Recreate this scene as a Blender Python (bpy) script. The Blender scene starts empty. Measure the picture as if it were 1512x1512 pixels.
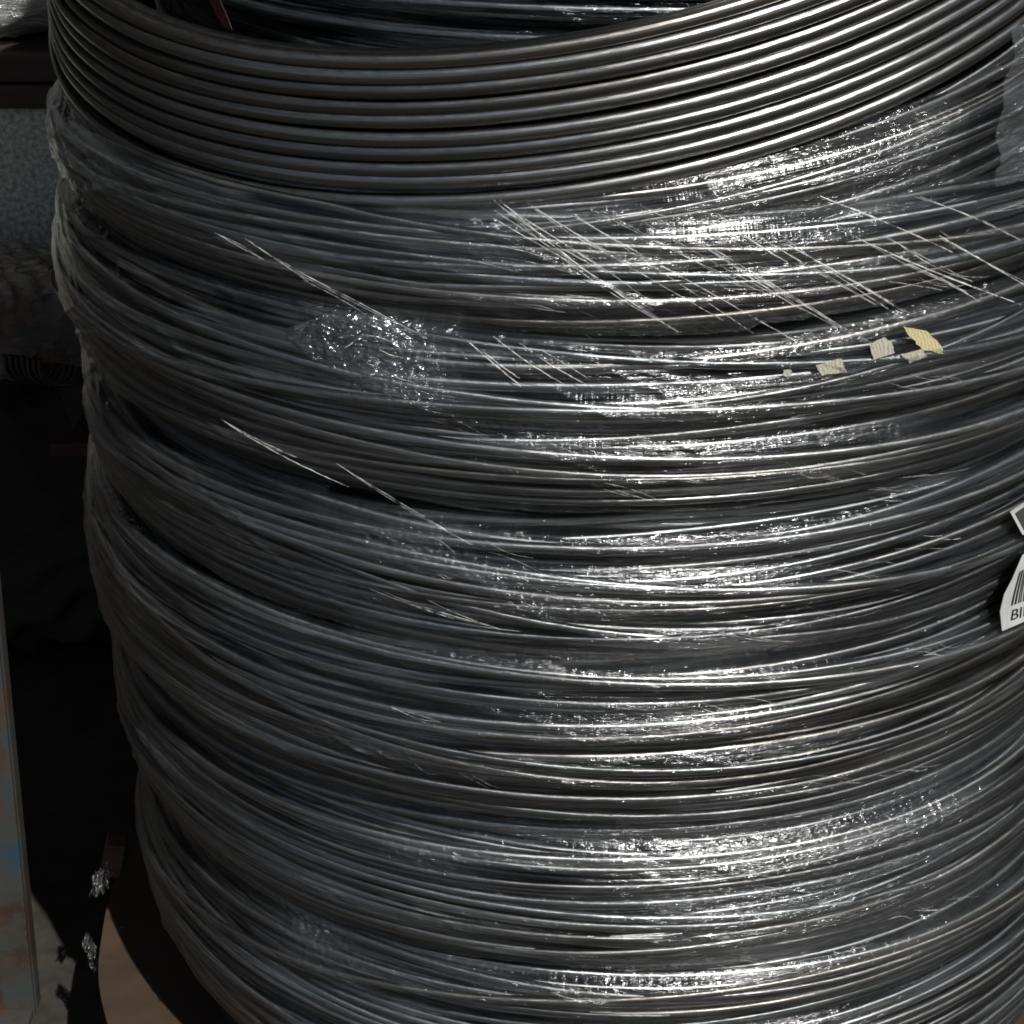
import bpy, math, random
import numpy as np
from mathutils import Vector, Matrix
R_ = math.radians
rng = np.random.default_rng(11)
random.seed(5)
sc = bpy.context.scene
C = sc.collection

# ---------------------------------------------------------------- camera
PITCH = R_(27)
CAM = Vector((-0.06, -1.33651, 1.23099))
cd = bpy.data.cameras.new("camera"); cd.sensor_width = 36; cd.lens = 70.0
cd.clip_start = 0.05; cd.clip_end = 200
cam = bpy.data.objects.new("camera", cd); C.objects.link(cam)
cam.location = CAM; cam.rotation_euler = (R_(90) - PITCH, 0, 0)
sc.camera = cam

# ---------------------------------------------------------------- light
SUN_EL, SUN_AZ = 48.0, 153.5          # azimuth clockwise from +Y
w = bpy.data.worlds.new("World"); sc.world = w; w.use_nodes = True
nt = w.node_tree; nt.nodes.clear()
sky = nt.nodes.new("ShaderNodeTexSky"); sky.sky_type = 'NISHITA'; sky.sun_disc = False
sky.sun_elevation = R_(SUN_EL); sky.sun_rotation = R_(SUN_AZ)
bg = nt.nodes.new("ShaderNodeBackground"); bg.inputs[1].default_value = 0.05
wo = nt.nodes.new("ShaderNodeOutputWorld")
nt.links.new(sky.outputs[0], bg.inputs[0]); nt.links.new(bg.outputs[0], wo.inputs[0])
sd = bpy.data.lights.new("sun", 'SUN'); sd.energy = 5.0; sd.angle = R_(0.5); sd.color = (1, .985, .955)
sun = bpy.data.objects.new("sun", sd); C.objects.link(sun)
sv = Vector((math.sin(R_(SUN_AZ)) * math.cos(R_(SUN_EL)), math.cos(R_(SUN_AZ)) * math.cos(R_(SUN_EL)), math.sin(R_(SUN_EL))))
sun.rotation_euler = sv.to_track_quat('Z', 'Y').to_euler()
sun.location = sv * 4
sc.view_settings.view_transform = 'Standard'; sc.view_settings.look = 'None'
sc.view_settings.exposure = 0.08; sc.view_settings.gamma = 1
sc.render.engine = 'CYCLES'
sc.cycles.max_bounces = 6; sc.cycles.transparent_max_bounces = 12
sc.cycles.use_denoising = True; sc.cycles.filter_width = 1.8; sc.cycles.sample_clamp_indirect = 4
sc.cycles.glossy_bounces = 3; sc.cycles.diffuse_bounces = 2

# ---------------------------------------------------------------- materials
def mat(name):
    m = bpy.data.materials.new(name); m.use_nodes = True
    t = m.node_tree
    return m, t, t.nodes["Principled BSDF"], t.nodes["Material Output"]
def N(t, kind, **kw):
    n = t.nodes.new(kind)
    for k, v in kw.items():
        if k.startswith('i_'):
            key = k[2:]; key = int(key) if key.isdigit() else key.replace('_', ' ')
            n.inputs[key].default_value = v
        else: setattr(n, k, v)
    return n
def ramp(t, src, stops):
    r = t.nodes.new("ShaderNodeValToRGB"); e = r.color_ramp.elements
    while len(e) < len(stops): e.new(.5)
    for i, (p, c) in enumerate(stops):
        e[i].position = p; e[i].color = (c if len(c) == 4 else (*c, 1)) if hasattr(c, '__len__') else (c, c, c, 1)
    t.links.new(src, r.inputs[0]); return r.outputs[0]
def math_(t, op, a, b=None, clamp=False):
    n = t.nodes.new("ShaderNodeMath"); n.operation = op; n.use_clamp = clamp
    for i, v in enumerate((a, b)):
        if v is None: continue
        if isinstance(v, (int, float)): n.inputs[i].default_value = v
        else: t.links.new(v, n.inputs[i])
    return n.outputs[0]
def mapping(t, src, scale, rot=(0, 0, 0), loc=(0, 0, 0)):
    m = N(t, "ShaderNodeMapping"); m.inputs['Scale'].default_value = scale
    m.inputs['Rotation'].default_value = rot; m.inputs['Location'].default_value = loc
    t.links.new(src, m.inputs[0]); return m.outputs[0]
def noise(t, vec, scale=1., detail=3., rough=.5, dist=0.):
    n = N(t, "ShaderNodeTexNoise"); n.inputs['Scale'].default_value = scale; n.inputs['Detail'].default_value = detail
    n.inputs['Roughness'].default_value = rough; n.inputs['Distortion'].default_value = dist
    if vec is not None: t.links.new(vec, n.inputs['Vector'])
    return n.outputs[0]
def bump(t, h, strength=.3, dist=.001, prev=None):
    b = N(t, "ShaderNodeBump"); b.inputs['Distance'].default_value = dist
    if isinstance(strength, (int, float)): b.inputs['Strength'].default_value = strength
    else: t.links.new(strength, b.inputs['Strength'])
    t.links.new(h, b.inputs['Height'])
    if prev is not None: t.links.new(prev, b.inputs['Normal'])
    return b.outputs[0]

def steel(name, col, rough, var=.5, an=.76):
    m, t, p, o = mat(name)
    uv = N(t, "ShaderNodeUVMap").outputs[0]; oi = N(t, "ShaderNodeObjectInfo")
    v = N(t, "ShaderNodeVectorMath"); v.operation = 'ADD'; t.links.new(uv, v.inputs[0])
    cx = N(t, "ShaderNodeCombineXYZ"); t.links.new(math_(t, 'MULTIPLY', oi.outputs['Random'], 31.), cx.inputs[2])
    t.links.new(cx.outputs[0], v.inputs[1])
    long_ = noise(t, mapping(t, v.outputs[0], (9, 500, 1)), 1, 4, .6)
    spots = noise(t, mapping(t, v.outputs[0], (130, 600, 1)), 1, 3, .6)
    mix = N(t, "ShaderNodeMix", data_type='RGBA'); mix.inputs[6].default_value = (*[c * (1 - var) for c in col], 1)
    mix.inputs[7].default_value = (*[min(1, c * (1 + var)) for c in col], 1)
    fac = math_(t, 'ADD', math_(t, 'MULTIPLY', long_, .6), math_(t, 'MULTIPLY', oi.outputs['Random'], .4))
    t.links.new(fac, mix.inputs[0])
    # a few turns carry a warmer brownish oxide, others a cold blue one
    tint = ramp(t, math_(t, 'FRACT', math_(t, 'MULTIPLY', oi.outputs['Random'], 7.3)),
                [(0, (1.0, .92, .82)), (.2, (1, .98, .95)), (.7, (.98, 1, .99)), (1, (.92, .98, 1.0))])
    mm = N(t, "ShaderNodeMix", data_type='RGBA', blend_type='MULTIPLY'); mm.inputs[0].default_value = 1
    t.links.new(mix.outputs[2], mm.inputs[6]); t.links.new(tint, mm.inputs[7])
    t.links.new(mm.outputs[2], p.inputs['Base Color'])
    p.inputs['Metallic'].default_value = 1; p.inputs['Anisotropic'].default_value = an
    tg = N(t, 'ShaderNodeTangent', direction_type='UV_MAP', uv_map='UVMap'); t.links.new(tg.outputs[0], p.inputs['Tangent'])
    rr = math_(t, 'ADD', math_(t, 'MULTIPLY', spots, .16), rough - .08)
    t.links.new(rr, p.inputs['Roughness'])
    t.links.new(bump(t, noise(t, mapping(t, v.outputs[0], (25, 1400, 1)), 1, 3, .6), .35, .0004), p.inputs['Normal'])
    return m
M_top = steel("drawn_steel_wire_clean", (.225, .222, .215), .30, .6, .55)
M_wire = steel("drawn_steel_wire_oiled", (.215, .215, .212), .34, .8)
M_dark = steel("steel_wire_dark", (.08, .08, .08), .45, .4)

def film_material(name, base_haze=.0, base_gloss=.0, col=(.62, .66, .68), HZ=.065, CR=.08):
    m, t, p, o = mat(name); t.nodes.remove(p)
    uv = N(t, "ShaderNodeUVMap").outputs[0]
    at = N(t, "ShaderNodeAttribute", attribute_name="crumple").outputs['Fac']
    # stretch lines in two directions: with the wires and slanting across them
    along = noise(t, mapping(t, uv, (7, 420, 1), (0, 0, R_(2))), 1, 3, .62, .3)
    slant = noise(t, mapping(t, uv, (380, 22, 1), (0, 0, R_(58))), 1, 2, .6, .2)
    fine = noise(t, mapping(t, uv, (140, 460, 1), (0, 0, R_(7))), 1, 3, .6, 1.1)
    wide = noise(t, mapping(t, uv, (11, 85, 1), (0, 0, R_(3)), (1.1, 5.7, 0)), 1, 1, .5, .3)
    patch = noise(t, mapping(t, uv, (9, 70, 1), (0, 0, R_(4)), (3.1, 1.7, 0)), 1, 2, .6, .4)
    pm = ramp(t, patch, [(.38, .08), (.58, 1)])
    amt = math_(t, 'ADD', math_(t, 'MULTIPLY', pm, .85), math_(t, 'MULTIPLY', at, 1.7))
    hsum = math_(t, 'ADD', math_(t, 'MULTIPLY', fine, amt),
                 math_(t, 'ADD', math_(t, 'MULTIPLY', along, .8), math_(t, 'ADD', math_(t, 'MULTIPLY', slant, .25), math_(t, 'MULTIPLY', wide, 1.6))))
    h4 = bump(t, hsum, 1.0, .0010)
    st = ramp(t, along, [(.45, 0), (.72, 1)])
    haze = math_(t, 'ADD', math_(t, 'MULTIPLY', math_(t, 'MULTIPLY', st, pm), HZ),
                 math_(t, 'ADD', math_(t, 'MULTIPLY', math_(t, 'MULTIPLY', at, fine), CR), base_haze), True)
    dif = N(t, "ShaderNodeBsdfDiffuse"); dif.inputs[0].default_value = (*col, 1); t.links.new(h4, dif.inputs['Normal'])
    tr = N(t, "ShaderNodeBsdfTransparent"); tr.inputs[0].default_value = (.96, .965, .97, 1)
    a = N(t, "ShaderNodeMixShader"); t.links.new(haze, a.inputs[0]); t.links.new(tr.outputs[0], a.inputs[1]); t.links.new(dif.outputs[0], a.inputs[2])
    gl = N(t, "ShaderNodeBsdfGlossy"); gl.inputs[0].default_value = (1, 1, 1, 1); gl.inputs['Roughness'].default_value = .16
    t.links.new(h4, gl.inputs['Normal'])
    lw = N(t, "ShaderNodeFresnel"); lw.inputs[0].default_value = 1.5; t.links.new(h4, lw.inputs['Normal'])
    g = math_(t, 'ADD', math_(t, 'MULTIPLY', lw.outputs[0], .6), math_(t, 'ADD', math_(t, 'MULTIPLY', at, .05), math_(t, 'ADD', math_(t, 'MULTIPLY', pm, .05), base_gloss)), True)
    b = N(t, "ShaderNodeMixShader"); t.links.new(g, b.inputs[0]); t.links.new(a.outputs[0], b.inputs[1]); t.links.new(gl.outputs[0], b.inputs[2])
    t.links.new(b.outputs[0], o.inputs[0])
    return m
M_film = film_material("clear_stretch_film")
M_film_thick = film_material("milky_film_overlap", .035, .02, CR=.12)
M_knot = film_material("crumpled_clear_film", .015, .10, HZ=.03, CR=.05)
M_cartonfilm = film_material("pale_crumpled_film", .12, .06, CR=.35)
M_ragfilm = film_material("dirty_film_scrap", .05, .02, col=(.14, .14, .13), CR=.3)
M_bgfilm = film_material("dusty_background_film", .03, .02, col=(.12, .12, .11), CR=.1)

def plain(name, col, rough=.6, metal=0, spec=.5, nscale=None, namp=.25, bumpd=0., detail=4, coord='Object', alpha=None):
    m, t, p, o = mat(name)
    p.inputs['Roughness'].default_value = rough; p.inputs['Metallic'].default_value = metal
    p.inputs['Specular IOR Level'].default_value = spec
    if nscale:
        tc = N(t, "ShaderNodeTexCoord").outputs[coord]
        n = noise(t, mapping(t, tc, nscale if hasattr(nscale, '__len__') else (nscale,) * 3), 1, detail, .6)
        r = ramp(t, n, [(.3, tuple(c * (1 - namp) for c in col)), (.7, tuple(min(1, c * (1 + namp)) for c in col))])
        t.links.new(r, p.inputs['Base Color'])
        if bumpd: t.links.new(bump(t, n, .6, bumpd), p.inputs['Normal'])
    else: p.inputs['Base Color'].default_value = (*col, 1)
    return m
M_concrete = plain("concrete_floor", (.024, .0195, .0145), .85, nscale=32, namp=.5, bumpd=.002)
M_wall = plain("shade_dark_wall", (.025, .022, .02), .95, nscale=3, namp=.4)  # near-black colour stands in for the deep shade of the background
M_roof = plain("shade_roof_sheet", (.10, .10, .10), .7)
M_foam = plain("grey_speckled_board", (.33, .34, .30), .8, nscale=190, namp=.5, bumpd=.001, detail=2)
M_timber = plain("old_timber", (.030, .019, .013), .75, nscale=(4, 40, 120), namp=.35, bumpd=.001)
M_red = plain("red_painted_timber", (.05, .02, .014), .7, nscale=(6, 40, 60), namp=.4)
M_card = plain("brown_cardboard", (.11, .07, .045), .8, nscale=(60, 60, 9), namp=.10)
M_disc = plain("cardboard_disc", (.038, .022, .011), .8, nscale=(18, 30, 18), namp=.28, bumpd=.0008, detail=7)
M_discedge = plain("cardboard_edge", (.045, .02, .012), .8, nscale=90, namp=.2)
M_black = plain("gap_shade_black", (.012, .012, .012), .7)  # black that stands in for the shadow under the lowest coil
M_white = plain("white_label_paper", (.46, .46, .445), .45, nscale=45, namp=.16)
M_ink = plain("black_print", (.015, .015, .016), .4)
M_tagdark = plain("dark_label_panel", (.05, .055, .055), .3)
def scrap(name, col, ink):
    m, t, p, o = mat(name); tc = N(t, "ShaderNodeTexCoord").outputs['Object']
    w1 = N(t, "ShaderNodeTexWave"); w1.bands_direction = 'X'; w1.inputs['Scale'].default_value = 170; w1.inputs['Distortion'].default_value = 9
    w2 = N(t, "ShaderNodeTexWave"); w2.bands_direction = 'Z'; w2.inputs['Scale'].default_value = 150; w2.inputs['Distortion'].default_value = 3
    mp = mapping(t, tc, (1, 1, 1), (0, R_(18), 0))
    t.links.new(mp, w1.inputs[0]); t.links.new(mp, w2.inputs[0])
    f = ramp(t, math_(t, 'MULTIPLY', w1.outputs['Fac'], math_(t, 'ADD', math_(t, 'MULTIPLY', w2.outputs['Fac'], .6), .4)), [(.08, ink), (.3, col)])
    t.links.new(f, p.inputs['Base Color']); p.inputs['Roughness'].default_value = .6
    return m
M_yellow = scrap("yellow_paper_scrap", (.52, .44, .25), (.38, .31, .17))
M_cream = scrap("cream_paper_scrap", (.42, .40, .32), (.28, .26, .20))
M_redtag = plain("red_tape", (.025, .003, .004), .5)

def rusty_paint():
    m, t, p, o = mat("rusty_blue_paint"); tc = N(t, "ShaderNodeTexCoord").outputs['Object']
    a = noise(t, mapping(t, tc, (22, 22, 15)), 1, 6, .65, .4); b = noise(t, mapping(t, tc, (60, 60, 45)), 1, 5, .7)
    c = noise(t, mapping(t, tc, (24, 24, 14), loc=(5, 2, 1)), 1, 4, .6)
    base = ramp(t, a, [(.40, (.024, .013, .007)), (.47, (.030, .024, .017)), (.54, (.028, .031, .027)), (.62, (.018, .031, .036)), (.69, (.008, .032, .072))])
    rust = ramp(t, c, [(.50, 0), (.62, 1)])
    mx = N(t, "ShaderNodeMix", data_type='RGBA'); t.links.new(math_(t, 'MULTIPLY', rust, b), mx.inputs[0])
    t.links.new(base, mx.inputs[6]); mx.inputs[7].default_value = (.06, .022, .010, 1)
    t.links.new(mx.outputs[2], p.inputs['Base Color']); p.inputs['Roughness'].default_value = .65
    t.links.new(bump(t, b, .5, .001), p.inputs['Normal'])
    return m
M_beam = rusty_paint()
# ---------------------------------------------------------------- mesh helpers
def tag(o, label=None, cat=None, group=None, kind=None):
    if label: o['label'] = label
    if cat: o['category'] = cat
    if group: o['group'] = group
    if kind: o['kind'] = kind
    return o
def empty(name, loc=(0, 0, 0), rot=(0, 0, 0)):
    o = bpy.data.objects.new(name, None); C.objects.link(o); o.location = loc; o.rotation_euler = rot
    o.empty_display_size = .05; return o
def obj(name, me, m, parent=None):
    o = bpy.data.objects.new(name, me); C.objects.link(o)
    if m: me.materials.append(m)
    if parent: o.parent = parent
    return o
def grid_mesh(name, V, closed_u=False, closed_v=False, uv=None, attr=None):
    """V: (nu, nv, 3) grid -> smooth quad mesh, uv: (nu+, nv+, 2) in metres"""
    nu, nv = V.shape[:2]
    iu = np.arange(nu if closed_u else nu - 1); iv = np.arange(nv if closed_v else nv - 1)
    a, b = np.meshgrid(iu, iv, indexing='ij'); a2 = (a + 1) % nu; b2 = (b + 1) % nv
    quads = np.stack([a * nv + b, a2 * nv + b, a2 * nv + b2, a * nv + b2], -1).reshape(-1, 4)
    me = bpy.data.meshes.new(name)
    me.vertices.add(nu * nv); me.vertices.foreach_set('co', V.reshape(-1).astype(np.float32))
    nq = len(quads); me.loops.add(nq * 4); me.loops.foreach_set('vertex_index', quads.reshape(-1).astype(np.int32))
    me.polygons.add(nq); me.polygons.foreach_set('loop_start', np.arange(0, nq * 4, 4, dtype=np.int32))
    if uv is not None:
        l = me.uv_layers.new(name="UVMap")
        A, B = a.reshape(-1), b.reshape(-1)
        q = np.stack([uv[A, B], uv[A + 1, B], uv[A + 1, B + 1], uv[A, B + 1]], 1)
        l.data.foreach_set('uv', q.reshape(-1).astype(np.float32))
    me.update(calc_edges=True)
    me.polygons.foreach_set('use_smooth', np.ones(nq, dtype=bool))
    if attr is not None:
        at = me.attributes.new("crumple", 'FLOAT', 'POINT'); at.data.foreach_set('value', attr.reshape(-1).astype(np.float32))
    return me
def tube_mesh(name, P, r, sides=8, closed=False):
    """tube of radius r (number or per-point array) along the points P (n,3)"""
    n = len(P)
    if closed: T = np.roll(P, -1, 0) - np.roll(P, 1, 0)
    else: T = np.gradient(P, axis=0)
    T /= np.linalg.norm(T, axis=1, keepdims=True) + 1e-12
    ref = np.array([0, 0, 1.]) if abs(T[:, 2]).max() < .9 else np.array([0, 1., 0])
    A = np.cross(T, ref); A /= np.linalg.norm(A, axis=1, keepdims=True) + 1e-12
    B = np.cross(T, A)
    t = np.arange(sides) * 2 * np.pi / sides
    rr = np.broadcast_to(np.asarray(r, float), (n,))[:, None, None]
    V = P[:, None] + rr * (np.cos(t)[None, :, None] * A[:, None] + np.sin(t)[None, :, None] * B[:, None])
    seg = np.linalg.norm(np.diff(P, axis=0, append=P[:1]), axis=1); s = np.concatenate([[0], np.cumsum(seg)])
    m_ = n + 1
    uv = np.zeros((m_, sides + 1, 2)); uv[..., 0] = s[:m_, None]; uv[..., 1] = (np.arange(sides + 1) / sides * 2 * np.pi * np.mean(rr))[None]
    return grid_mesh(name, V, closed_u=closed, closed_v=True, uv=uv)
def join_meshes(name, meshes):
    vs, fs, uvs, off = [], [], [], 0
    for me in meshes:
        n = len(me.vertices); co = np.empty(n * 3, np.float32); me.vertices.foreach_get('co', co); vs.append(co)
        li = np.empty(len(me.loops), np.int32); me.loops.foreach_get('vertex_index', li); fs.append(li + off)
        u = np.zeros(len(me.loops) * 2, np.float32)
        if me.uv_layers: me.uv_layers[0].data.foreach_get('uv', u)
        uvs.append(u); off += n; bpy.data.meshes.remove(me)
    me = bpy.data.meshes.new(name); co = np.concatenate(vs); li = np.concatenate(fs); nq = len(li) // 4
    me.vertices.add(len(co) // 3); me.vertices.foreach_set('co', co)
    me.loops.add(len(li)); me.loops.foreach_set('vertex_index', li)
    me.polygons.add(nq); me.polygons.foreach_set('loop_start', np.arange(0, nq * 4, 4, dtype=np.int32))
    l = me.uv_layers.new(name="UVMap"); l.data.foreach_set('uv', np.concatenate(uvs))
    me.update(calc_edges=True); me.polygons.foreach_set('use_smooth', np.ones(nq, dtype=bool)); return me
def pyd(name, verts, faces, m, parent=None, bevel=0.):
    me = bpy.data.meshes.new(name); me.from_pydata([tuple(v) for v in verts], [], faces); me.update()
    o = obj(name, me, m, parent)
    if bevel:
        b = o.modifiers.new("bevel", 'BEVEL'); b.width = bevel; b.segments = 2; b.limit_method = 'ANGLE'
    return o
BOXF = [(0, 3, 2, 1), (4, 5, 6, 7), (0, 1, 5, 4), (1, 2, 6, 5), (2, 3, 7, 6), (3, 0, 4, 7)]
def box(name, x0, x1, y0, y1, z0, z1, m, parent=None, bevel=0.):
    v = [(x0, y0, z0), (x1, y0, z0), (x1, y1, z0), (x0, y1, z0), (x0, y0, z1), (x1, y0, z1), (x1, y1, z1), (x0, y1, z1)]
    return pyd(name, v, BOXF, m, parent, bevel)
def cyl(R, th, z):
    """point on an upright cylinder round the stack's axis; th in degrees, 0 faces the camera side, + to the right"""
    a = R_(th) if np.isscalar(th) else np.radians(th)
    return np.stack([R * np.sin(a), -R * np.cos(a), z + 0 * np.asarray(a)], -1)
def at(x, y, Y):
    """world point seen at photo pixel (x, y) on the upright plane at depth Y (used to stand the far things where they are)"""
    F = 2940.0
    d = Vector((0, math.cos(PITCH), -math.sin(PITCH))) + Vector((1, 0, 0)) * ((x - 756) / F) - Vector((0, math.sin(PITCH), math.cos(PITCH))) * ((y - 756) / F)
    return CAM + d * ((Y - CAM.y) / d.y)

# ---------------------------------------------------------------- setting
box('concrete_floor', -6, 6, -4, 6, -.05, 0, M_concrete)['kind'] = 'structure'
box('backdrop_wall', -6, 6, 1.6, 1.7, 0, 2.8, M_wall)['kind'] = 'structure'  # added dark backdrop where only deep shade shows
box('shade_side_wall', -1.6, -1.5, -.6, 1.59, 0, 2.8, M_wall)['kind'] = 'structure'  # unseen wall added to keep sky light off the left background
box('shade_roof', -6, 6, -.75, 1.75, 2.81, 2.86, M_roof)['kind'] = 'structure'  # unseen roof added to block sky light over the background

# ---------------------------------------------------------------- the wrapped stack of wire coils
CREASES = [(-10.25, 0.9134, 4.15, 0.843),(-10.69, 0.9079, 2.88, 0.8496),(-10.97, 0.9042, 2.13, 0.8553),(-9.98, 0.911, -1.53, 0.8759),(-9.44, 0.9076, 1.72, 0.861),(-8.08, 0.9127, 7.77, 0.8485),(-7.76, 0.9107, 1.75, 0.8758),(-4.31, 0.9072, 10.41, 0.8398),(-4.15, 0.9054, 13.87, 0.8341),(-2.5, 0.9085, 11.37, 0.8613),(-1.37, 0.9064, 9.04, 0.8668),(0.94, 0.9039, 17.58, 0.8392),(2.39, 0.9045, 14.99, 0.8525),(3.32, 0.9026, 18.9, 0.8335),(4.43, 0.8963, 14.41, 0.851),(4.61, 0.8945, 21.61, 0.8241),(6.98, 0.9066, 12.94, 0.8781),(9.24, 0.8987, 21.26, 0.8477),(10.91, 0.8999, 24.07, 0.8373),(12.73, 0.8881, 24.0, 0.8413),(15.35, 0.9122, 28.36, 0.8706),(20.24, 0.926, 28.1, 0.9018),(20.38, 0.9205, 34.28, 0.8799),(24.05, 0.9053, 36.28, 0.8676),(16.71, 0.8968, 30.34, 0.8459),(18.63, 0.8882, 37.34, 0.8284),(21.78, 0.8858, 30.99, 0.8509),(26.49, 0.8815, 38.13, 0.8393),(24.01, 0.8688, 32.06, 0.8378),(-37.09, 0.873, -31.75, 0.8644),(-33.59, 0.8743, -27.29, 0.8572),(-32.52, 0.871, -19.84, 0.8428),(-28.39, 0.8624, -16.43, 0.8343),(-27.76, 0.8573, -20.96, 0.8403),(-37.95, 0.7561, -29.67, 0.7465),(-37.13, 0.7546, -24.15, 0.7355),(-25.24, 0.7485, -12.81, 0.7111),(-25.62, 0.7429, -13.42, 0.7064),(-13.13, 0.8334, -8.52, 0.8089),(-10.85, 0.8366, -4.56, 0.8101),(-8.6, 0.8337, -2.42, 0.8097),(-6.92, 0.8305, -3.0, 0.8151),(-11.88, 0.8283, -8.64, 0.8135),(-24.4, 0.6718, -15.38, 0.6609),(-23.03, 0.672, -11.95, 0.6595),(-19.06, 0.6735, -11.03, 0.6579),(-20.71, 0.5984, -16.86, 0.5905),(-20.04, 0.597, -15.87, 0.594)]
BLOBS = [(-21.05, 0.8227, 5.5, 0.0256, 1),(-17.42, 0.8081, 3.6, 0.014, 0.8),(-19.69, 0.7067, 7.5, 0.013, 0.6),(-10.4, 0.6913, 3.6, 0.0084, 0.5),(-22.39, 0.566, 9.4, 0.0116, 0.7),(-34.85, 0.3896, 5.3, 0.0279, 0.7),(-19.93, 0.4905, 6.2, 0.014, 0.5),(27.57, 0.4862, 21.1, 0.0279, 0.6),(26.8, 0.9502, 6.7, 0.0186, 0.7),(10.26, 0.645, 13.5, 0.0186, 0.4),(25.22, 0.7677, 4.6, 0.014, 0.3),(13.09, 0.464, 11.1, 0.0186, 0.5),(32.98, 0.4253, 16.1, 0.0233, 0.5),(-4.99, 0.6743, 7.1, 0.0116, 0.7),(25.39, 0.8398, 7.6, 0.0116, 0.6),(-60.66, 0.9051, 6.9, 0.0279, 0.6),(-64.34, 0.6588, 8.8, 0.0279, 0.4),(5.58, 0.6019, 7.7, 0.014, 0.4)]
WR = .0035
# film sampling: fine on the side seen, coarse behind
TH = np.concatenate([np.linspace(-100, 75, 900, endpoint=False), np.linspace(75, 260, 110, endpoint=False)])
GT = np.linspace(0, 2 * np.pi, 168, endpoint=False)

def harm(th, coef):
    """sum of slow waves round the coil; coef rows (order, amplitude, phase)"""
    z = 0 * th
    for k, a, p in coef: z = z + a * np.sin(k * th + p)
    return z
def make_coil(z0, z1, Rm, bulge, label, density=.62, off=(0, 0), tilt=(0, 0), recess=.0, film=True, rim=True, tuck=.05, group='wrapped wire coils stacked on each other'):
    zc, hh = (z0 + z1) / 2, (z1 - z0) / 2
    root = empty('wire_coil', (off[0], off[1], z0), (R_(tilt[0]), R_(tilt[1]), 0))
    tag(root, label, 'wire coil', group)
    prof = lambda z: Rm - bulge * (1 - np.sqrt(np.clip(1 - ((z - zc) / (hh * 1.06)) ** 2, 0, 1)))
    strands = []
    nrow = int((z1 - z0) / (WR * 2.10))
    for layer in range(3):
        n = max(3, int(round(nrow * (density if layer == 0 else .55 if layer == 1 else .85))))
        left = 0
        for i in range(n):
            if left <= 0:       # a new bundle of turns that wander together
                left = rng.integers(2, 6)
                bs, bp = rng.normal(0, .0105 if layer == 0 else .006), rng.uniform(0, 6.28)
                b2, q2 = rng.normal(0, .0050), rng.uniform(0, 6.28); b3, q3 = rng.normal(0, .0026), rng.uniform(0, 6.28)
                br = rng.normal(0, .0022); bq = rng.uniform(0, 6.28)
            left -= 1
            zz = z0 + WR + (z1 - z0 - 2 * WR) * (i + .5 + rng.uniform(-.35, .35)) / n
            zh = [(1, bs + rng.normal(0, .0022), bp + rng.normal(0, .15)), (2, b2 + rng.normal(0, .0012), q2), (3, b3 + rng.normal(0, .0008), q3), (5, rng.normal(0, .0007), rng.uniform(0, 6.28))]
            rh = [(1, br, bq), (2, rng.normal(0, .0014), rng.uniform(0, 6.28)), (4, rng.normal(0, .0007), rng.uniform(0, 6.28))]
            dr = -layer * WR * 2.3 - recess - (abs(rng.normal(0, .0012)) if layer == 0 else 0)
            wr = WR * rng.choice([1, 1, .88, .78, 1.18])
            strands.append((zz, zh, rh, dr, wr, layer))
    for i in range(7):      # stray turns that cross over the others
        zz = rng.uniform(z0 + .02, z1 - .02)
        strands.append((zz, [(1, rng.normal(0, .020), rng.uniform(0, 6.28)), (2, rng.normal(0, .009), rng.uniform(0, 6.28))],
                        [(2, .001, rng.uniform(0, 6.28))], WR * .9 - recess, WR * rng.choice([.7, .85, 1]), 0))
    def path(s, th):
        zz, zh, rh, dr, wr, layer = s
        z = zz + harm(th, zh)
        z = z0 + WR + np.clip(z - z0 - WR, -.003, (z1 - z0 - 2 * WR) + .003)
        r = prof(z) + dr + harm(th, rh)
        return z, r
    for s in strands:
        z, r = path(s, GT)
        P = np.stack([r * np.sin(GT), -r * np.cos(GT), z - z0], -1)
        obj('wire_turn', tube_mesh('wire_turn', P, s[4], 8, True), M_wire if s[5] < 2 else M_wire, root)
    # wire mass deep inside the bundle, shade between turns put into darker steel
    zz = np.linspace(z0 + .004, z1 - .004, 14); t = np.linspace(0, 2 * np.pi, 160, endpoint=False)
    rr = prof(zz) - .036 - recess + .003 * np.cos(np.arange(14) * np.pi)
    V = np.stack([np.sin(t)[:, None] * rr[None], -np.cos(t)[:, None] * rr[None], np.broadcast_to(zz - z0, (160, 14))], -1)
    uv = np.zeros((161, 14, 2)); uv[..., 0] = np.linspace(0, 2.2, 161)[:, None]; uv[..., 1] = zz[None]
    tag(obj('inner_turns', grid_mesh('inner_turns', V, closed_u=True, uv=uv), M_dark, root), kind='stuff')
    if not film: return root
    # film: envelope of the outer wires, pulled over the gaps
    th = np.radians(TH); rows = int((z1 - z0 + .008) / .00135)
    zz = np.linspace(z0 - .004, z1 + .004, rows)
    H = np.broadcast_to(prof(np.clip(zz, z0, z1))[None] - .017, (len(th), rows)).copy()
    for s in strands:
        if s[5] == 2: continue
        z, r = path(s, th)
        d2 = s[4] ** 2 - (zz[None] - z[:, None]) ** 2
        H = np.maximum(H, np.where(d2 > 0, r[:, None] + np.sqrt(np.maximum(d2, 0)), 0))
    D = H.copy()
    for k in range(1, 6):
        D[:, k:] = np.maximum(D[:, k:], H[:, :-k] - .00030 * k); D[:, :-k] = np.maximum(D[:, :-k], H[:, k:] - .00030 * k)
    for _ in range(5):
        D[:, 1:-1] = (D[:, :-2] + 2 * D[:, 1:-1] + D[:, 2:]) / 4
        D = (np.roll(D, 1, 0) + 2 * D + np.roll(D, -1, 0)) / 4
    F = np.maximum(D, H + .0002) + .0007
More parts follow.
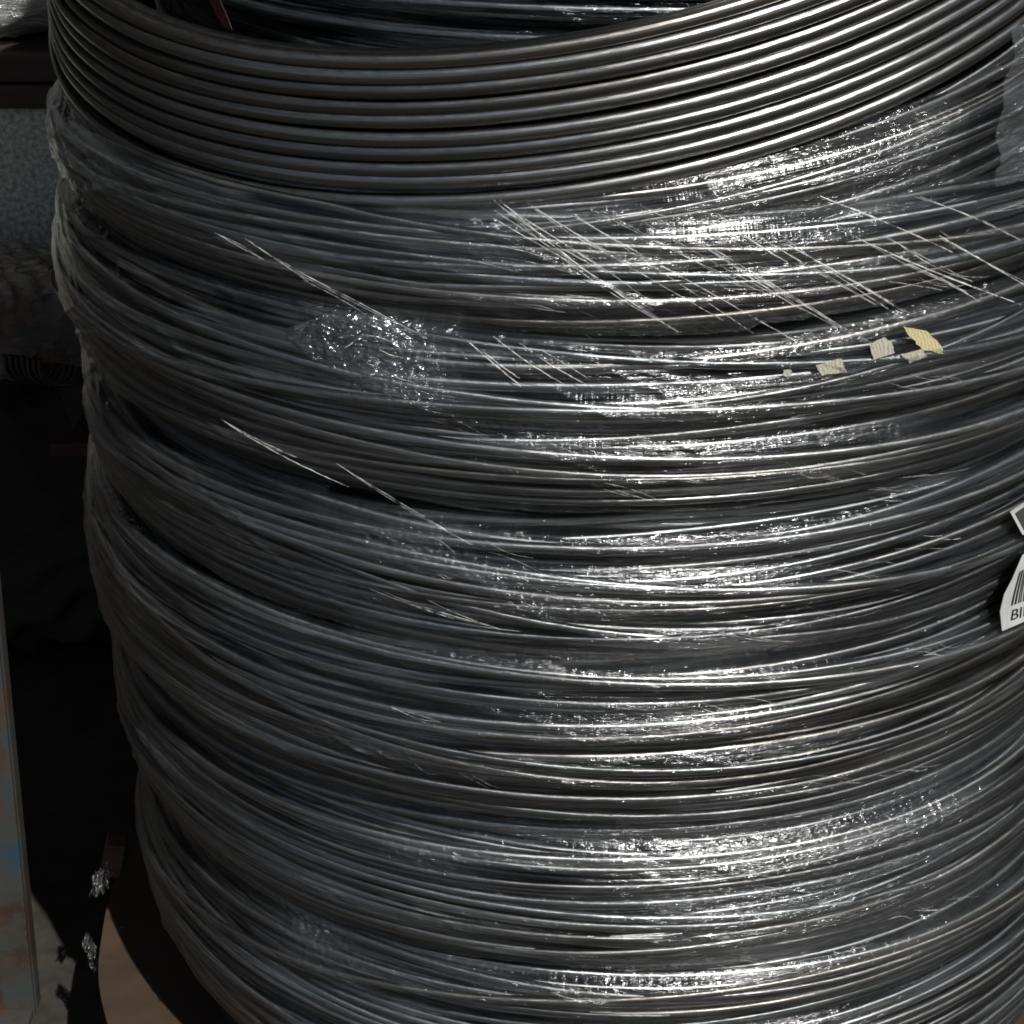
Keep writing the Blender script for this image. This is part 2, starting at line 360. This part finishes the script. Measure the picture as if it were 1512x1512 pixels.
    deg = ((TH + 180) % 360 - 180)[:, None]; Z = zz[None]
    cr = np.zeros_like(F); disp = np.zeros_like(F)
    for (bt, bz, rt_, rz, a) in BLOBS:
        cr += a * np.exp(-(((deg - bt) / rt_) ** 2 + ((Z - bz - .15 * 0) / rz) ** 2) * 1.2)
    for k in range(9):      # further faint crumpled streaks running with the wires
        bt, bz, rt_, rz, a = rng.uniform(-80, 60), rng.uniform(z0, z1), rng.uniform(5, 16), rng.uniform(.003, .008), rng.uniform(.15, .5)
        cr += a * np.exp(-(((deg - bt) / rt_) ** 2 + ((Z - bz - (deg - bt) * rng.uniform(-.0006, .0003)) / rz) ** 2))
    # gathered film at the two pinched rims
    cr += .25 * np.exp(-((Z - z0) / .006) ** 2) + (.25 if rim else 0) * np.exp(-((Z - z1) / .006) ** 2)
    cr = np.clip(cr, 0, 1)
    for k in range(170):    # slanting tension folds
        ct, cz = rng.uniform(-98, 72), rng.uniform(z0, z1)
        sl = -rng.uniform(.0008, .0030) if rng.random() < .7 else rng.uniform(-.0006, .0010)
        L = rng.uniform(3, 12); wd = rng.uniform(.0009, .0022); am = rng.uniform(.0003, .0011)
        m = np.abs(TH - ct) < 2.5 * L
        dt = (deg[m] - ct); disp[m] += am * np.exp(-(dt / L) ** 2 - ((Z - cz - sl * dt) / wd) ** 2)
    for k in range(26):     # folds fanning out of the pinch at the left edge
        ct = -78 + rng.uniform(-12, 10); cz = (z0 if rng.random() < .5 else z1)
        sg = 1 if cz == z0 else -1
        sl = sg * rng.uniform(.0002, .003); L = rng.uniform(12, 34); wd = rng.uniform(.0010, .003); am = rng.uniform(.0004, .0014)
        dt = (deg - ct); disp += am * np.exp(-(dt / L) ** 2 - ((Z - cz - sl * dt) / wd) ** 2) * (dt > -20)
    rough = rng.normal(0, 1, F.shape)
    rough = (rough + np.roll(rough, 1, 0) + np.roll(rough, 1, 1) + np.roll(rough, (1, 1), (0, 1))) / 4
    F = F + disp + cr * rough * .0011
    # tuck the ends in
    k = 5; tin = np.linspace(tuck, 0, k, endpoint=False)
    top = F[:, -1:] - tin[::-1][None]; bot = F[:, :1] - tin[None]
    F = np.concatenate([bot, F, top], 1)
    Zf = np.concatenate([np.full(k, zz[0]) + tin * .05, zz, np.full(k, zz[-1]) - tin[::-1] * .05])
    cr = np.concatenate([np.repeat(cr[:, :1], k, 1), cr, np.repeat(cr[:, -1:], k, 1)], 1)
    V = np.stack([F * np.sin(th)[:, None], -F * np.cos(th)[:, None], np.broadcast_to(Zf[None] - z0, F.shape)], -1)
    uu = np.concatenate([TH, [TH[0] + 360]]); uu = np.radians(uu) * Rm
    uv = np.zeros((len(uu), F.shape[1], 2)); uv[..., 0] = uu[:, None]; uv[..., 1] = (Zf + 3.0)[None]
    obj('film_wrap', grid_mesh('film_wrap', V, closed_u=True, uv=uv, attr=cr), M_film, root)
    # taut white-lit creases that bridge gaps between turns
    cm = []
    mine = [c for c in CREASES if z0 <= (c[1] + c[3]) / 2 < z1]
    for k in range(7):      # small sheaves of faint parallel creases
        ct, cz = rng.uniform(-22, 32), rng.uniform(z0 + .01, z1)
        sl, L = -rng.uniform(.0004, .0032), rng.uniform(2.5, 7)
        for j in range(rng.integers(2, 7)):
            a_, b_ = ct + rng.normal(0, 2.2), cz + rng.normal(0, .003); l_ = L * rng.uniform(.5, 1.1)
            mine.append((a_, b_, a_ + l_, b_ + sl * l_, .42))
    for cz_ in mine:
        (t0, a0, t1, a1), thin = cz_[:4], (cz_[4] if len(cz_) > 4 else 1.)
        for rep in range(2 if thin == 1 and rng.random() < .5 else 1):
            j = rng.normal(0, .35, 2) * (rep > 0)
            p0, p1 = cyl(Rm + .0035, t0 + j[0], a0 + .004 * 0), cyl(Rm + .0035, t1 + j[1], a1)
            u = np.linspace(0, 1, 26)[:, None]
            P = p0 + (p1 - p0) * u; rad = np.hypot(P[:, 0], P[:, 1]); want = np.maximum(rad, Rm + .0035) + .0003 * np.sin(u[:, 0] * 3.14)
            P[:, :2] *= (want / rad)[:, None]; P[:, 2] -= z0; P[:, 2] += rng.normal(0, .0012) * np.sin(np.pi * u[:, 0]) * (thin != 1) + rng.normal(0, .0017) * np.sin(np.pi * u[:, 0]); P += rng.normal(0, .00006, P.shape)
            rr = (.00011 + .00027 * rng.random() ** 3) * (.6 if t0 < -20 else 1) * (.3 + np.sin(np.pi * (.06 + .88 * u[:, 0])) ** .6) * (1 + .35 * rng.normal(0, 1, 26).clip(-1, 1.5))
            cm.append(tube_mesh('c', P, rr * thin, 5))
    if cm:
        tag(obj('film_crease', join_meshes('film_crease', cm), M_crease, root), kind='stuff')
    return root

def crease_material():
    m, t, p, o = mat("taut_film_crease")
    p.inputs['Base Color'].default_value = (.75, .74, .71, 1); p.inputs['Roughness'].default_value = .20
    p.inputs['Specular IOR Level'].default_value = 1.0
    uv = N(t, "ShaderNodeUVMap").outputs[0]
    n = noise(t, mapping(t, uv, (260, 1, 1)), 1, 3, .7)
    oi = noise(t, mapping(t, N(t, "ShaderNodeTexCoord").outputs['Object'], (90, 90, 90)), 1, 2, .6)
    fac = ramp(t, math_(t, 'MULTIPLY', math_(t, 'ADD', n, oi), .5), [(.42, .03), (.60, .95)])
    tr = N(t, "ShaderNodeBsdfTransparent"); mx = N(t, "ShaderNodeMixShader")
    t.links.new(fac, mx.inputs[0]); t.links.new(tr.outputs[0], mx.inputs[1]); t.links.new(p.outputs[0], mx.inputs[2])
    t.links.new(mx.outputs[0], o.inputs[0])
    return m
M_crease = crease_material()

make_coil(.255, .405, .370, .024, 'lowest film-wrapped wire coil of the stack, above the cardboard disc', off=(.020, 0))
make_coil(.408, .515, .364, .022, 'film-wrapped wire coil resting on the lowest coil, its film dull on the left', off=(.008, .001), tilt=(.2, .3))
make_coil(.518, .632, .366, .024, 'bright sunlit wrapped wire coil just below the barcode sticker', off=(0, 0), tilt=(0, -.3))
make_coil(.635, .722, .360, .020, 'wrapped wire coil carrying the barcode sticker at its right side', off=(.003, .001), tilt=(.3, .2))
make_coil(.725, .838, .365, .024, 'wrapped wire coil with yellow paper scraps and a crumpled knot of film', off=(-.001, 0), tilt=(-.2, .2))
make_coil(.841, .896, .366, .016, 'wrapped coil crossed by white diagonal film creases, just below the loose coil', density=.55, recess=.006, tilt=(0, -.3), rim=False)
make_coil(.882, .965, .345, .012, 'tilted wrapped coil rising to the right between the creased coil and the loose coil', density=.62, recess=.003, tilt=(8, -6.5), off=(-.004, 0), tuck=.012, rim=False)
make_coil(.885, 1.52, .290, .010, 'narrower tall wire coil standing inside the loose unwrapped turns', density=.8, group='x')['group'] = ''  # unseen upper part made tall to cast shade on the things behind
# narrower coil has no look-alike group
for o in list(C.objects):
    if o.get('group') == '': del o['group']

# ---------------------------------------------------------------- loose unwrapped coil on top
lo = np.array([-0.023, 0.0326, 0.9924, 0.3498, 0.2406, 0.1739]); hi = np.array([-0.0275, 0.0188, 1.0763, 0.3411, 0.2762, 0.1942])
for a_ in (lo, hi):      # the ring's final place, a little towards the front of the stack
    a_[:3] = np.array(CAM) + .965 * (a_[:3] - np.array(CAM)); a_[3] *= .965
def tilted(p, t):
    cx, cy, cz, R, a, b = p
    e1 = np.array([math.cos(b), 0, math.sin(b)]); e2 = np.array([0, math.cos(a), math.sin(a)])
    e2 = e2 - e1 * (e1 @ e2); e2 /= np.linalg.norm(e2)
    return np.array([cx, cy, cz]) + R[:, None] * (np.outer(np.sin(t), e1) - np.outer(np.cos(t), e2)) if hasattr(R, '__len__') else \
        np.array([cx, cy, cz]) + R * (np.outer(np.sin(t), e1) - np.outer(np.cos(t), e2))
loose = tag(empty('wire_coil', (0, 0, .93)), 'loose unwrapped coil of bare grey wire lying tilted on top of the stack', 'wire coil')
GT2 = np.linspace(0, 2 * np.pi, 240, endpoint=False)
for layer in range(2):
    for i in range(10 if layer == 0 else 9):
        f = (i + .5 * layer) / 8.75 - .085
        f = f + rng.normal(0, .014)
        p = lo + (hi - lo) * f
        zc = p[2]
        P = tilted(p, GT2)
        nrm = np.cross([1, 0, p[5]], [0, 1, p[4]]); nrm /= np.linalg.norm(nrm)
        P = P + nrm[None] * (.0008 * harm(GT2, [(1, rng.normal(0, 1), rng.uniform(0, 6)), (2, rng.normal(0, .8), rng.uniform(0, 6))]))[:, None]
        c0 = np.array(p[:3]); sc_ = 1 - layer * .034 + harm(GT2, [(2, rng.normal(0, .0012), rng.uniform(0, 6)), (3, rng.normal(0, .0008), rng.uniform(0, 6))])
        P = c0 + (P - c0) * sc_[:, None]
        P[:, 2] -= .93
        obj('wire_turn', tube_mesh('wire_turn', P, .00465 * rng.choice([1, 1, .93]), 10, True), M_top, loose)

for f_, k_, r_ in ((-.36, .975, .0032), (-.48, .97, .0028)):
    p = lo + (hi - lo) * f_; P = tilted(p, GT2); c0 = np.array(p[:3])
    P = c0 + (P - c0) * (k_ + harm(GT2, [(2, .003, rng.uniform(0, 6))]))[:, None]; P[:, 2] += .004 * np.sin(2 * GT2 + rng.uniform(0, 6)) - .93
    obj('wire_turn', tube_mesh('wire_turn', P, r_, 8, True), M_wire, loose)

# ---------------------------------------------------------------- sticker, scraps, overlap film
def on_cyl(pts, R, z0=0):
    return [tuple(cyl(R, t, z)) for t, z in pts]
def curved_poly(name, pts, R, thick, m, parent=None, z_off=0):
    """flat-cut outline bent round the stack, with thickness"""
    n = len(pts); a = [cyl(R, t, z - z_off) for t, z in pts]; b = [cyl(R + thick, t, z - z_off) for t, z in pts]
    faces = [tuple(range(n)), tuple(range(2 * n - 1, n - 1, -1))] + [(i, i + n, (i + 1) % n + n, (i + 1) % n) for i in range(n)]
    return pyd(name, a + b, faces, m, parent)
LABEL = [(39.95, .614), (39.24, .629), (39.54, .6401), (40.51, .6486), (41.66, .6621), (44.56, .6678), (49.33, .6582), (52.5, .6206), (53.64, .5975), (43.2, .612)]
TAGP = [(38.83, .698), (40.54, .6998), (45.84, .6983), (49.56, .6694), (45.29, .6637), (41.19, .6779)]
lab = tag(empty('sticker', tuple(cyl(.372, 42, .61))), 'curved white barcode sticker reading BIN at the right edge of the wrapped coils', 'sticker')
def child_of(o, parent):
    o.parent = parent; o.matrix_parent_inverse = Matrix.Translation(-parent.location)
    return o
child_of(curved_poly('paper', LABEL, .3725, .0004, M_white), lab)
def bilerp(u, v):   # u along the sticker to the right, v up; corners on the cylinder (deg, m)
    bl, br, tl, tr = (40.1, .6165), (53.4, .5995), (41.3, .655), (49.4, .655)
    a = [bl[i] + (br[i] - bl[i]) * u for i in (0, 1)]; b = [tl[i] + (tr[i] - tl[i]) * u for i in (0, 1)]
    return (a[0] + (b[0] - a[0]) * v + .9 * math.sin(v * 3.14) * -.25, a[1] + (b[1] - a[1]) * v)
u = .045
while u < .93:
    wd = random.choice([.012, .012, .022, .03]); 
    pts = [bilerp(u, v) for v in (.36, .5, .64, .78, .92)] + [bilerp(u + wd, v) for v in (.92, .78, .64, .5, .36)]
    child_of(curved_poly('barcode_bar', pts, .3730, .0002, M_ink), lab)
    u += wd + random.choice([.012, .018, .026])
cu = bpy.data.curves.new('t', 'FONT'); cu.body = 'BIN'; cu.size = 1; cu.extrude = 0
to = bpy.data.objects.new('t', cu); C.objects.link(to)
bpy.context.view_layer.update()
tm = bpy.data.meshes.new_from_object(to.evaluated_get(bpy.context.evaluated_depsgraph_get()))
bpy.data.objects.remove(to)
wx = max(v.co.x for v in tm.vertices)
for v in tm.vertices:
    t_, z_ = bilerp(.06 + v.co.x / wx * .30, .09 + v.co.y * .27)
    v.co = Vector(cyl(.3732, t_, z_)) 
child_of(obj('lettering', tm, M_ink), lab)
tg = tag(empty('sticker', tuple(cyl(.372, 42, .68))), 'small dark panel sticker with white border above the barcode sticker', 'sticker')
child_of(curved_poly('white_border', TAGP, .3725, .0004, M_white), tg)
ctr = np.mean(TAGP, 0)
child_of(curved_poly('dark_panel', [tuple(ctr + (np.array(p) - ctr) * .84) for p in TAGP], .3730, .0003, M_tagdark), tg)

REDP = [(-51.4, .9745), (-49.9, .9666), (-48.7, .9616), (-47.2, .9614), (-47.7, .9663), (-49.2, .9765)]
tag(curved_poly('red_tape', REDP, .2985, .0005, M_redtag), 'small strip of red tape on the inner coil seen through the loose turns', 'tape')
SCR = [([(24.13, .8333), (26.68, .8275), (28.27, .8188), (28.77, .8121), (26.5, .8169), (25.32, .8242)], M_yellow, 'ragged yellow paper scrap, largest and rightmost under the film'),
       ([(20.93, .8255), (22.4, .8285), (23.3, .8244), (23.56, .8182), (21.59, .8162)], M_cream, 'cream paper scrap just left of the ragged yellow one'),
       ([(24.27, .8166), (26.49, .8173), (27.02, .8119), (25.2, .8108)], M_cream, 'cream paper scrap directly below the ragged yellow one'),
       ([(16.24, .8177), (18.45, .8199), (19.07, .8115), (16.8, .8118)], M_cream, 'square cream paper scrap third from the right'),
       ([(13.28, .8170), (14.06, .8165), (14.0, .8130), (13.3, .8135)], M_cream, 'tiny cream paper scrap furthest left of the scraps')]
for pts, m_, lb in SCR:
    # subdivide and fray the outline
    q = []
    for i in range(len(pts)):
        a, b = np.array(pts[i]), np.array(pts[(i + 1) % len(pts)])
        for k in range(5):
            q.append(tuple(a + (b - a) * k / 5 + np.array([rng.normal(0, .06), rng.normal(0, .00022)])))
    s_ = tag(curved_poly('paper_scrap', q, .3672, .0004, m_), lb, 'paper scrap', 'paper scraps caught under the film')

def sheet(name, t0, t1, z0, z1, R, m, label=None, wig=.001, n=(120, 100), crumple=.5, cat='film strip', skew=0., oval=False, ridges=0):
    tt = np.linspace(t0, t1, n[0]); zz = np.linspace(z0, z1, n[1])
    T_, Z_ = np.meshgrid(tt, zz, indexing='ij'); T_ = T_ + skew * (Z_ - z0) / (z1 - z0) + .35 * np.sin(Z_ * 260) * .4 + .3 * np.sin(Z_ * 91 + 1)
    if oval:
        a_, b_ = (T_ - (t0 + t1) / 2) / (t1 - t0) * 2, (Z_ - (z0 + z1) / 2) / (z1 - z0) * 2
        T_ = T_ + (t1 - t0) / 2 * (a_ * np.sqrt(np.maximum(0, 1 - b_ * b_ / 2)) - a_); Z_ = Z_ + (z1 - z0) / 2 * (b_ * np.sqrt(np.maximum(0, 1 - a_ * a_ / 2)) - b_)
    rr = R + wig * (np.sin(Z_ * 210 + T_ * .5) + .6 * np.sin(T_ * 2.3 + Z_ * 120)) + wig * .25 * rng.normal(0, 1, T_.shape)
    for k in range(ridges):
        ci, cj = rng.uniform(0, n[0]), rng.uniform(0, n[1]); an = rng.uniform(0, 3.14); L = rng.uniform(8, 30); w_ = rng.uniform(1.5, 5)
        I, J = np.meshgrid(np.arange(n[0]), np.arange(n[1]), indexing='ij')
        uu, vv = (I - ci) * math.cos(an) + (J - cj) * math.sin(an), -(I - ci) * math.sin(an) + (J - cj) * math.cos(an)
        rr = rr + rng.uniform(.0003, .0016) * np.maximum(0, 1 - np.abs(vv + uu * uu * rng.normal(0, .01)) / w_) * np.exp(-(uu / L) ** 2)
    V = np.stack([rr * np.sin(np.radians(T_)), -rr * np.cos(np.radians(T_)), Z_], -1)
    uv = np.stack([np.radians(T_) * R, Z_ + 1], -1)
    cr = np.full(T_.shape, crumple) * (.6 + .4 * rng.random(T_.shape))
    o = obj(name, grid_mesh(name, V, uv=uv, attr=cr), m)
    return tag(o, label, cat) if label else o
sheet('film_strip', 31.5, 47, .905, .990, .3735, M_film_thick, 'milky upright film strip at the upper right of the stack', crumple=.25, ridges=40)
knot = sheet('film_strip', -28.5, -15.5, .800, .842, .3668, M_knot, 'crumpled knot of clear film left of centre below the loose coil', wig=.0008, crumple=.12, skew=-3, oval=True, ridges=150)
kf = []
for k in range(9):     # folds of the knot: short bent ridges, mostly upright or fanning to the right
    t0, z_ = rng.normal(-22, 2.8), rng.normal(.822, .009); n_ = 12; u = np.linspace(0, 1, n_)
    dt, dz = (rng.normal(.3, 1.0), rng.normal(0, .008)) if rng.random() < .6 else (rng.uniform(1, 4), rng.uniform(-.007, .002))
    T_ = t0 + dt * u + rng.normal(0, .35) * np.sin(3.1 * u) + rng.normal(0, .05, n_); Z_ = z_ + dz * u + rng.normal(0, .0012) * np.sin(4 * u)
    P = np.stack([(.3694 + .0012 * np.sin(6 * u + k)) * np.sin(np.radians(T_)), -(.3694 + .0012 * np.sin(6 * u + k)) * np.cos(np.radians(T_)), Z_], -1)
    kf.append(tube_mesh('c', P, (.00005 + .00018 * rng.random() ** 2) * (.25 + np.sin(np.pi * u)), 5))
tag(obj('film_fold', join_meshes('film_fold', kf), M_crease, knot), kind='stuff')

# ---------------------------------------------------------------- what the stack stands on
def disc(name, R, z0, z1, m, m2, label, cat, n=180):
    t = np.linspace(0, 2 * np.pi, n, endpoint=False)
    rad = R + .0012 * np.sin(5 * t) + .0006 * np.sin(23 * t + 1)
    v = [(r * math.sin(a), -r * math.cos(a), z) for z in (z0, z1) for a, r in zip(t, rad)]
    f = [tuple(range(n))[::-1], tuple(range(n, 2 * n))] + [(i, (i + 1) % n, (i + 1) % n + n, i + n) for i in range(n)]
    o = pyd(name, v, f, m); o.data.materials.append(m2)
    for p in list(o.data.polygons)[2:]: p.material_index = 1
    o.location = (0, 0, 0)
    return tag(o, label, cat)
disc('cardboard_disc', .400, .172, .180, M_disc, M_discedge, 'brown round cardboard disc under the wrapped stack', 'disc')
disc('shade_drum', .315, .180, .272, M_black, M_black, 'added black drum filling the shadowed gap between the wrapped coils and the cardboard disc', 'drum')  # added drum, its black stands in for the shadow above the disc
pal = tag(empty('pallet', (0, 0, 0)), 'dark wooden pallet under the round cardboard disc', 'pallet')
for i in range(5):
    x = -.32 + i * .16; box('deck_board', x - .05, x + .05, -.33, .33, .132, .170, M_timber, pal, .002)
for i in (-1, 0, 1):
    box('bearer', -.37, .37, i * .26 - .04, i * .26 + .04, .03, .130, M_timber, pal, .002)
for i in (-1, 0, 1):
    box('bottom_board', i * .3 - .05, i * .3 + .05, -.33, .33, .006, .028, M_timber, pal, .002)

# ---------------------------------------------------------------- things to the left
PY = .07
b0, b1 = at(54, 1512, PY), at(-16, 800, PY)
dxz = (b1.x - b0.x) / (b1.z - b0.z)
post = empty('steel_post', (b0.x - b0.z * dxz - .0605, PY, 0.0)); post.rotation_euler = (0, math.atan(dxz), 0)
tag(post, 'rusty blue-painted steel post standing at the lower left', 'post')
def web(name, x0, x1, y0, y1): return box(name, x0, x1, y0, y1, 0.0, .575, M_beam, post, .0015)
web('front_plate', -.06, .06, 0, .006); web('edge_flange', .0545, .0605, .007, .024); web('far_flange', -.06, -.054, .007, .05)
box('base_plate', -.09, .058, -.02, .03, .0005, .008, M_beam, post, .001)

p = at(110, 165, .70); q = at(0, 420, .70)
blk = tag(box('foam_block', -1.2, at(140, 300, .70).x, .70, .86, q.z - .04, p.z + .004, M_foam, None, .004), 'grey speckled foam block behind the left edge of the stack', 'foam block')
zt = p.z + .006
bd = [box('timber_board', -1.2, -.42, .69, .85, zt, zt + .024, M_timber, None, .002), box('timber_board', -1.2, -.40, .695, .86, zt + .026, zt + .055, M_timber, None, .002)]
tag(bd[0], 'reddish timber board lying directly on the grey foam block', 'board'); tag(bd[1], 'darker timber board under the wrapped carton at the upper left', 'board')
def lump(name, x0, x1, y0, y1, z0, z1, m, parent=None, amp=.006, n=26, film=False, pw=5., amp2=0.):
    """soft rounded box with dents"""
    a = np.linspace(0, 2 * np.pi, 4 * n, endpoint=False); b = np.linspace(-np.pi / 2, np.pi / 2, 2 * n)
    A, B = np.meshgrid(a, b, indexing='ij')
    d = np.stack([np.cos(A) * np.cos(B), np.sin(A) * np.cos(B), np.sin(B)], -1)
    k = (np.abs(d) ** pw).sum(-1) ** (-1 / pw)
    P = d * k[..., None]
    c = np.array([(x0 + x1) / 2, (y0 + y1) / 2, (z0 + z1) / 2]); h = np.array([(x1 - x0) / 2, (y1 - y0) / 2, (z1 - z0) / 2])
    P = P * h
    ph = rng.uniform(0, 6, 6)
    dd = amp * (np.sin(P[..., 0] * 70 + P[..., 2] * 40 + ph[0]) + .7 * np.sin(P[..., 2] * 110 - P[..., 0] * 60 + ph[1]) + .5 * np.sin(P[..., 0] * 210 + P[..., 1] * 130 + ph[2])) / 2
    dd = dd + amp2 * rng.normal(0, 1, dd.shape)
    P = P + d * dd[..., None] + c
    uv = np.zeros((4 * n + 1, 2 * n, 2)); uv[..., 0] = (np.arange(4 * n + 1) / (4 * n) * 1.2)[:, None]; uv[..., 1] = (b / 3)[None]
    return obj(name, grid_mesh(name, P, closed_u=True, uv=uv, attr=np.full(A.shape, .75)), m, parent)
zt += .057
car = tag(empty('wrapped_carton', (0, 0, 0)), 'brown carton wrapped in crinkled film on the upper timber board', 'carton')
lump('carton', -1.15, -.45, .71, 1.0, zt, zt + .30, M_card, car, .004)
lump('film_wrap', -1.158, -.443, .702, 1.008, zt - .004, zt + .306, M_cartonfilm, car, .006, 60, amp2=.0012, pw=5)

q0, q1 = at(0, 375, .55), at(150, 545, .55)
bag = tag(empty('wrapped_bundle', (0, 0, 0)), 'brown paper bundle in creased film behind the stack below the foam block', 'bundle')
lump('paper_core', -.95, q1.x + .03, .45, .66, q1.z + .006, q0.z - .012, M_card, bag, .007, pw=2.6)
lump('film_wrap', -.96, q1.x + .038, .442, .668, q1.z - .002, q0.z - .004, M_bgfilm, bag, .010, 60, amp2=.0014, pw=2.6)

# short lengths of other wire coils seen past the left edge
def arc_bundle(name, cx, cy, z0, n, R, a0, a1, pitch, label, m):
    r = tag(empty(name, (cx, cy, z0)), label, 'wire coil')
    for i in range(n):
        t = np.radians(np.linspace(a0, a1, 40)); rr = R + rng.normal(0, .0008)
        P = np.stack([rr * np.cos(t), rr * np.sin(t), np.full(40, i * pitch) + .004 * np.sin(t * 3)], -1)
        obj('wire_turn', tube_mesh('wire_turn', P, pitch * .42, 8), m, r)
    return r
c1 = at(118, 398, .30)
ob = arc_bundle('wire_coil', c1.x, .30, c1.z - .018, 10, .03, 0, 359, .0042, 'small silvery wire coil peeping out behind the stack beside the foam block', M_top); ob.rotation_euler = (R_(20), R_(62), R_(-10))
c2 = at(45, 522, .44)
ob = arc_bundle('wire_coil', c2.x, .44, c2.z + .02, 7, .045, 185, 300, .0060, 'dark bent wires hanging under the creased paper bundle', M_dark); ob.rotation_euler = (R_(90), 0, R_(75))

# pale pointed film flap
f = [at(80, 555, .5), at(112, 560, .5), at(131, 588, .5), at(108, 637, .5)]
fl = [Vector((v.x, v.y + .004, v.z)) for v in f]
tag(pyd('film_flap', [tuple(v) for v in f + fl], [(0, 1, 2, 3), (7, 6, 5, 4), (0, 4, 5, 1), (1, 5, 6, 2), (2, 6, 7, 3), (3, 7, 4, 0)], M_concrete, None), 'pale pointed film flap hanging below the creased bundle', 'board')
r0 = at(92, 655, .6)
tag(box('timber_rail', r0.x - .015, -.2, .6, .64, r0.z - .016, r0.z, M_red, None, .002), 'short reddish timber rail in the dark behind the stack', 'rail')
# dark bulk of more covered goods in the shade
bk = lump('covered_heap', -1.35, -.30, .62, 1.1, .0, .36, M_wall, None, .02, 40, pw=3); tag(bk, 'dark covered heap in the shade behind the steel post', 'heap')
# red block beside the disc
r1 = at(168, 1262, .02)
rb = box('wood_block', -.008, .008, -.01, .01, -.016, .016, M_red, None, .001); rb.location = (r1.x, .02, r1.z); rb.rotation_euler = (0, R_(14), R_(8))
rb.scale = (1, 1, 1); tag(rb, 'small reddish wood block at the left rim of the cardboard disc', 'wood block')
# torn film rags on the disc edge
def rag(x, y, Y, w_, h_, label, rot):
    c = at(x, y, Y); n = 22
    T_, Z_ = np.meshgrid(np.linspace(-1, 1, n), np.linspace(-1, 1, n), indexing='ij')
    wv = rng.normal(0, 1, (n, n)); wv = (wv + np.roll(wv, 1, 0) + np.roll(wv, 1, 1)) / 3
    V = np.stack([T_ * w_ * (1 - .5 * np.abs(Z_)) + .0015 * wv, .006 * np.sin(T_ * 5 + Z_ * 3) + .004 * np.roll(wv, 3, 0), Z_ * h_ + .002 * np.roll(wv, 5, 1)], -1)
    o = obj('film_rag', grid_mesh('film_rag', V, uv=np.stack([T_ * w_, Z_ * h_], -1), attr=np.ones((n, n))), M_ragfilm)
    o.location = c; o.rotation_euler = rot
    return tag(o, label, 'film rag', 'torn film rags at the disc rim')
rag(150, 1300, -.02, .007, .015, 'dark torn film rag above the tip of the cardboard disc', (0, R_(25), 0))
rag(135, 1405, -.03, .004, .016, 'torn film rag hanging left of the cardboard disc rim', (0, R_(-10), 0))
rag(190, 1385, -.03, .017, .005, 'torn film rag lying across the cardboard disc', (R_(-50), R_(25), 0))
